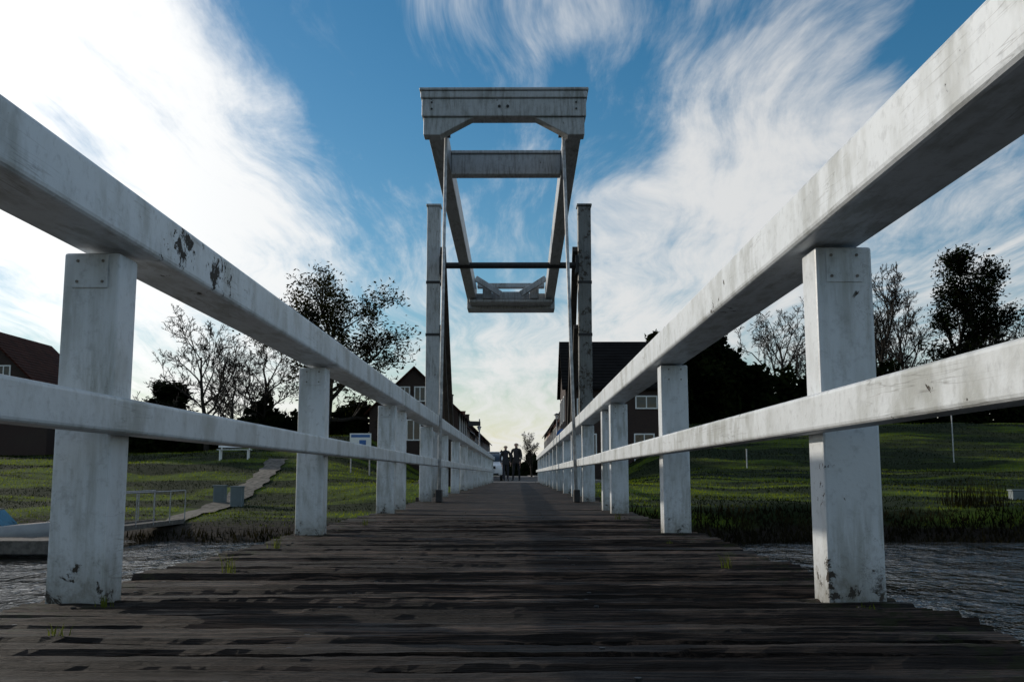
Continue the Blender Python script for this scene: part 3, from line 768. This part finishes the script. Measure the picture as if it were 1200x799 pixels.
def signpost(name, x, y, h, kind):
    z = 0.0 if abs(x) < 4 else ground_z(x, y)
    e = empty(name, (x, y, z)); mb = MB(); mb.cyl((0, 0, 0), (0, 0, h), .03, k=10); mb.build('pole', [M_steel], e, smooth=True)
    mb = MB()
    if kind == 'round': mb.cyl((0, -.045, h-.3), (0, -.03, h-.3), .3, k=28)
    elif kind == 'arrow': mb.hexa([(-.55, -.05, h-.35), (.05, -.05, h-.33), (.05, -.03, h-.33), (-.55, -.03, h-.35), (-.55, -.05, h-.1), (.05, -.05, h-.12), (.05, -.03, h-.12), (-.55, -.03, h-.1)])
    mb.build('sign_plate', [M_blue if kind == 'round' else M_dark], e, .003)
signpost('direction_sign', PX(562, 50), 50, 3.0, 'arrow')
signpost('traffic_sign', 2.2, 52, 2.6, 'round')
def street_lamp(x, y, h):
    e = empty('street_lamp', (x, y, ground_z(x, y)-.1)); mb = MB(); mb.cyl((0, 0, 0), (0, 0, .8), .07, .06, k=12); mb.cyl((0, 0, .8), (0, 0, h), .05, .035, k=12); mb.build('pole', [M_steel], e, smooth=True)
    mb = MB(); mb.cyl((0, 0, h+.001), (0, 0, h+.28), .10, .17, k=12); mb.build('lantern', [M_frame], e); mb = MB(); mb.cyl((0, 0, h+.283), (0, 0, h+.4), .24, .04, k=12); mb.build('cap', [M_dark], e)
street_lamp(2.6, 70, 4.2); street_lamp(-3.4, 88, 4.2)
for px_, d_, h_ in ((873, 50, 1.0), (1113, 52, 2.4)):
    e = empty('marker_post', (PX(px_, d_), d_, ground_z(PX(px_, d_), d_))); mb = MB(); mb.cyl((0, 0, -.2), (0, 0, h_), .03, k=8); mb.cyl((0, 0, h_+.001), (0, 0, h_+.03), .045, k=8); mb.build('post', [M_rope], e)
utility_box(PX(1185, 34), 34, .5, .3)

# boat, moored parallel to the floating jetty
e = empty('moored_motorboat', (-13.7, 26.6, -1.6)); e.rotation_euler = (0, 0, -math.pi/2+.12)
N = 13; V = []; F = []; prof = [(1.0, 1.0), (.98, .55), (.90, .2), (.6, -.02), (0, -.14)]
K = 2*len(prof)-1
for i in range(N):
    t = i/(N-1); yy = -2.3+4.6*t
    wv = .88*(1-max(0, (t-.4)/.6)**2.4)*(.92+.08*min(1, t/.3))+.015
    sheer = .52+.28*t*t; lift = .45*max(0, (t-.7)/.3)**2
    row = []
    for u, h in prof: row.append((u*wv, (h*sheer if h > 0 else h*(1-t)) + lift*(1-h)*.5))
    pts = [(-a, b_) for a, b_ in row]+[(a, b_) for a, b_ in reversed(row[:-1])]
    for a, b_ in pts: V.append((a, yy+max(0, b_-.1)*.35*t, b_))
for i in range(N-1):
    for k in range(K-1): a = i*K+k; F.append((a, a+1, a+K+1, a+K))
F.append(tuple(range(K)))
M_hull = simple('boat_hull_paint', (.30, .31, .32), .35, .1)
o = mesh_obj('hull', V, F, M_hull, e, True); md = o.modifiers.new('s', 'SOLIDIFY'); md.thickness = .05
M_wood = simple('varnished_wood', (.14, .07, .03), .4, .3, 6)
mb = MB()
mb.hexa([(-.82, .5, .55), (.82, .5, .55), (.30, 1.9, .66), (-.30, 1.9, .66), (-.80, .5, .61), (.80, .5, .61), (.28, 1.9, .73), (-.28, 1.9, .73)])
mb.box((-.78, -.7, .28), (.78, -.4, .33)); mb.box((-.78, -1.8, .28), (.78, -1.45, .33)); mb.box((-.78, -2.25, .1), (.78, .5, .14))
mb.build('foredeck_and_thwarts', [M_wood], e, .01)
mb = MB(); mb.hexa([(-.62, .55, .62), (.62, .55, .62), (.6, .60, .62), (-.6, .60, .62), (-.55, .22, 1.0), (.55, .22, 1.0), (.55, .25, 1.0), (-.55, .25, 1.0)]); mb.build('windscreen', [M_glass], e)
mb = MB(); mb.beam((-.57, .22, 1.02), (.57, .22, 1.02), .035, .035); mb.beam((-.64, .56, .62), (-.56, .22, 1.0), .03, .03); mb.beam((.64, .56, .62), (.56, .22, 1.0), .03, .03)
for sx in (-.3, .3): mb.cyl((sx, 1.6, .70), (sx*.6, 1.9, .98), .014, k=6)
mb.cyl((-.18, 1.9, .98), (.18, 1.9, .98), .014, k=6)
mb.build('rails', [M_steel], e)
mb = MB(); mb.box((-.15, -2.62, .35), (.15, -2.36, .85)); mb.box((-.05, -2.55, -.3), (.05, -2.42, .348)); mb.build('outboard_motor', [M_dark], e, .03)
# floating jetty
e = empty('floating_jetty', (0, 0, 0)); mb = MB(); xx = -20.0
M_plank = simple('grey_jetty_timber', (.12, .105, .09), .8, .35, 8)
while xx < -10.8:
    mb.box((xx, 24.0, -1.25), (xx+.13, 25.3, -1.21)); xx += .145
mb.box((-20, 23.93, -1.5), (-10.8, 23.99, -1.2)); mb.box((-20, 25.31, -1.5), (-10.8, 25.37, -1.2))
yy = 25.38
while yy < 28.4: mb.box((-11.8, yy, -1.25), (-10.8, yy+.13, -1.21)); yy += .145
mb.build('planks', [M_plank], e)
mb = MB(); 
for a, b_ in ((-12.3, 23.75), (-16, 23.75), (-10.6, 25.6), (-12.0, 28.0)): mb.cyl((a, b_, -3.5), (a, b_, -.35), .11, .10, k=10)
mb.build('mooring_piles', [M_beam], e)
e = empty('gangway', (0, 0, 0)); mb = MB(); g0 = Vector((-11.3, 27.9, -1.15)); g1 = Vector((-11.0, 32.6, HH(-11, 32.6)+.12))
for s in (-.45, .45): mb.beam(g0+Vector((s, 0, 0)), g1+Vector((s, 0, 0)), .06, .14)
for i in range(24):
    p = g0.lerp(g1, (i+.5)/24); mb.beam(p-Vector((.41, 0, 0)), p+Vector((.41, 0, 0)), .15, .04)
mb.build('ramp', [M_plank], e)
mb = MB()
for s in (-.48, .48):
    for i in range(5): p = g0.lerp(g1, i/4)+Vector((s, 0, 0)); mb.cyl(p, p+Vector((0, 0, .95)), .02, k=6)
    mb.cyl(g0+Vector((s, 0, .95)), g1+Vector((s, 0, .95)), .022, k=6)
mb.build('handrails', [M_steel], e)

# weeds growing from the deck
M_weed = leafmat('weed_blades', (.05, .07, .01), (.13, .15, .03), .5, 8)
def weed(x, y, n, h, seed):
    g = random.Random(seed); V = []; F = []
    for i in range(n):
        a = g.uniform(0, 6.283); L = h*g.uniform(.4, 1.1); bx, by = x+g.gauss(0, .012), y+g.gauss(0, .012); out = g.uniform(.1, .7)*L; w = .0022
        px_, py_ = -math.sin(a)*w, math.cos(a)*w; k = len(V)
        for t in (0, .4, .75, 1):
            q = out*t*t; zz = L*(t-.25*t*t); ww = 1-t*.9
            V += [(bx+math.cos(a)*q-px_*ww, by+math.sin(a)*q-py_*ww, zz), (bx+math.cos(a)*q+px_*ww, by+math.sin(a)*q+py_*ww, zz)]
        for j in range(3): F.append((k+2*j, k+2*j+1, k+2*j+3, k+2*j+2))
    mesh_obj('weed_tuft', V, F, M_weed)
weed(-.92, 3.3, 16, .10, 1); weed(-1.02, 4.4, 14, .08, 2); weed(-.90, 2.05, 12, .03, 3); weed(.70, 3.5, 14, .07, 4); weed(.66, 4.6, 10, .05, 5)
weed(-.98, 2.48, 10, .04, 6); weed(.80, 2.42, 10, .03, 7); weed(-.95, 6.4, 16, .09, 9); weed(.69, 7.2, 14, .08, 10)

# ---------------------------------------------------------------- sky
world = bpy.data.worlds.new('World'); scene.world = world; world.use_nodes = True
try:
    world.cycles.sampling_method = 'MANUAL'; world.cycles.sample_map_resolution = 256
except Exception as ex: print(ex)
nt = NT(world.node_tree); bg = nt.n['Background']
sky = nt.new('ShaderNodeTexSky'); sky.sky_type = 'NISHITA'; sky.sun_disc = False
sky.sun_elevation = R(SUN_EL); sky.sun_rotation = R(SUN_AZ); sky.air_density = 1.0; sky.dust_density = .4; sky.ozone_density = 2.0
d = nt.new('ShaderNodeTexCoord').outputs['Generated']
sp = nt.new('ShaderNodeSeparateXYZ'); nt.put(sp.inputs[0], d)
den = nt.math('MAXIMUM', nt.math('ADD', sp.outputs[2], .10), .04)
cx = nt.math('DIVIDE', sp.outputs[0], den); cy_ = nt.math('DIVIDE', sp.outputs[1], den)
cb = nt.new('ShaderNodeCombineXYZ'); nt.put(cb.inputs[0], cx); nt.put(cb.inputs[1], cy_)
P = cb.outputs[0]
warp = nt.new('ShaderNodeTexNoise'); nt.put(warp.inputs['Vector'], nt.mapping(P, (1, .6, 1))); warp.inputs['Scale'].default_value = .9; warp.inputs['Detail'].default_value = 2.5
wv = nt.vmath('MULTIPLY', nt.vmath('SUBTRACT', warp.outputs['Color'], (.5, .5, .5)), (1.0, 1.05, 0))
P2 = nt.vmath('ADD', P, wv)
n1 = nt.noise(nt.mapping(P2, (1.4, .65, 1), rot=(0, 0, .35)), 1.3, 7, .64)
n2 = nt.noise(nt.mapping(P2, (5.4, .75, 1), rot=(0, 0, -.3)), 1.55, 6, .65)
n3 = nt.noise(nt.mapping(P2, (4.2, .9, 1), rot=(0, 0, .58)), 2.2, 6, .67)
f = nt.math('ADD', nt.math('ADD', nt.math('MULTIPLY', n1, .44), nt.math('MULTIPLY', n2, .30)), nt.math('MULTIPLY', n3, .26))
def cdir(az, el): az, el = R(az), R(el); return (math.sin(az)*math.cos(el), math.cos(az)*math.cos(el), math.sin(el))
for az, el, rad, wgt in ((-25, 17, 13, .18), (-17, 9, 10, .10), (-34, 30, 14, .12), (10, 12, 9, .12), (15, 18, 7, .11), (3, 5, 8, .10), (21, 10, 8, .05), (-6, 19, 7, -.10), (-13, 26, 7, -.11), (5.0, 20, 5.0, -.10), (0, 12, 5, -.07), (27, 22, 7, -.14), (3, 26, 4, .04), (10, 26, 5, -.07)):
    dt = nt.vmath('DOT_PRODUCT', d, cdir(az, el))
    f = nt.math('ADD', f, nt.math('MULTIPLY', nt.rng(dt, math.cos(R(rad)), 1.0), wgt))
dens = nt.rng(f, .405, .69)
sund = nt.math('MAXIMUM', nt.vmath('DOT_PRODUCT', d, cdir(SUN_AZ, SUN_EL)), 0.0)
glow = nt.math('POWER', sund, 4.0)
cbright = nt.math('MULTIPLY_ADD', glow, 8.0, 7.6)
cs = nt.new('ShaderNodeVectorMath', operation='SCALE'); cs.inputs[0].default_value = (.99, .99, .98); nt.put(cs.inputs['Scale'], cbright)
hs_ = nt.new('ShaderNodeHueSaturation'); hs_.inputs['Hue'].default_value = .492; hs_.inputs['Saturation'].default_value = 1.38; hs_.inputs['Value'].default_value = 1.0
nt.put(hs_.inputs['Color'], sky.outputs[0])
haze = nt.math('MULTIPLY', nt.rng(sp.outputs[2], .16, .0), .5)
base = nt.mix(haze, hs_.outputs[0], (8.3, 7.8, 6.4))
fin = nt.mix(nt.math('MULTIPLY', dens, .92), base, cs.outputs[0])
nt.put(bg.inputs['Color'], fin); bg.inputs['Strength'].default_value = .1

sl = bpy.data.lights.new('sun', 'SUN'); sl.energy = 2.9; sl.angle = R(.8); sl.color = (1, .90, .76)
so = bpy.data.objects.new('sun', sl); scene.collection.objects.link(so)
so.rotation_euler = Vector(cdir(SUN_AZ, SUN_EL)).to_track_quat('Z', 'Y').to_euler()

# ---------------------------------------------------------------- camera
cam = bpy.data.cameras.new('camera'); co = bpy.data.objects.new('camera', cam); scene.collection.objects.link(co)
co.location = (0, 0, .31); co.rotation_euler = (R(90+7.43), 0, R(.38)); cam.sensor_width = 36; cam.lens = 36
cam.clip_start = .02; cam.clip_end = 6000
scene.camera = co
print('TOTAL polys', sum(len(o.data.polygons) for o in scene.objects if o.type == 'MESH'))
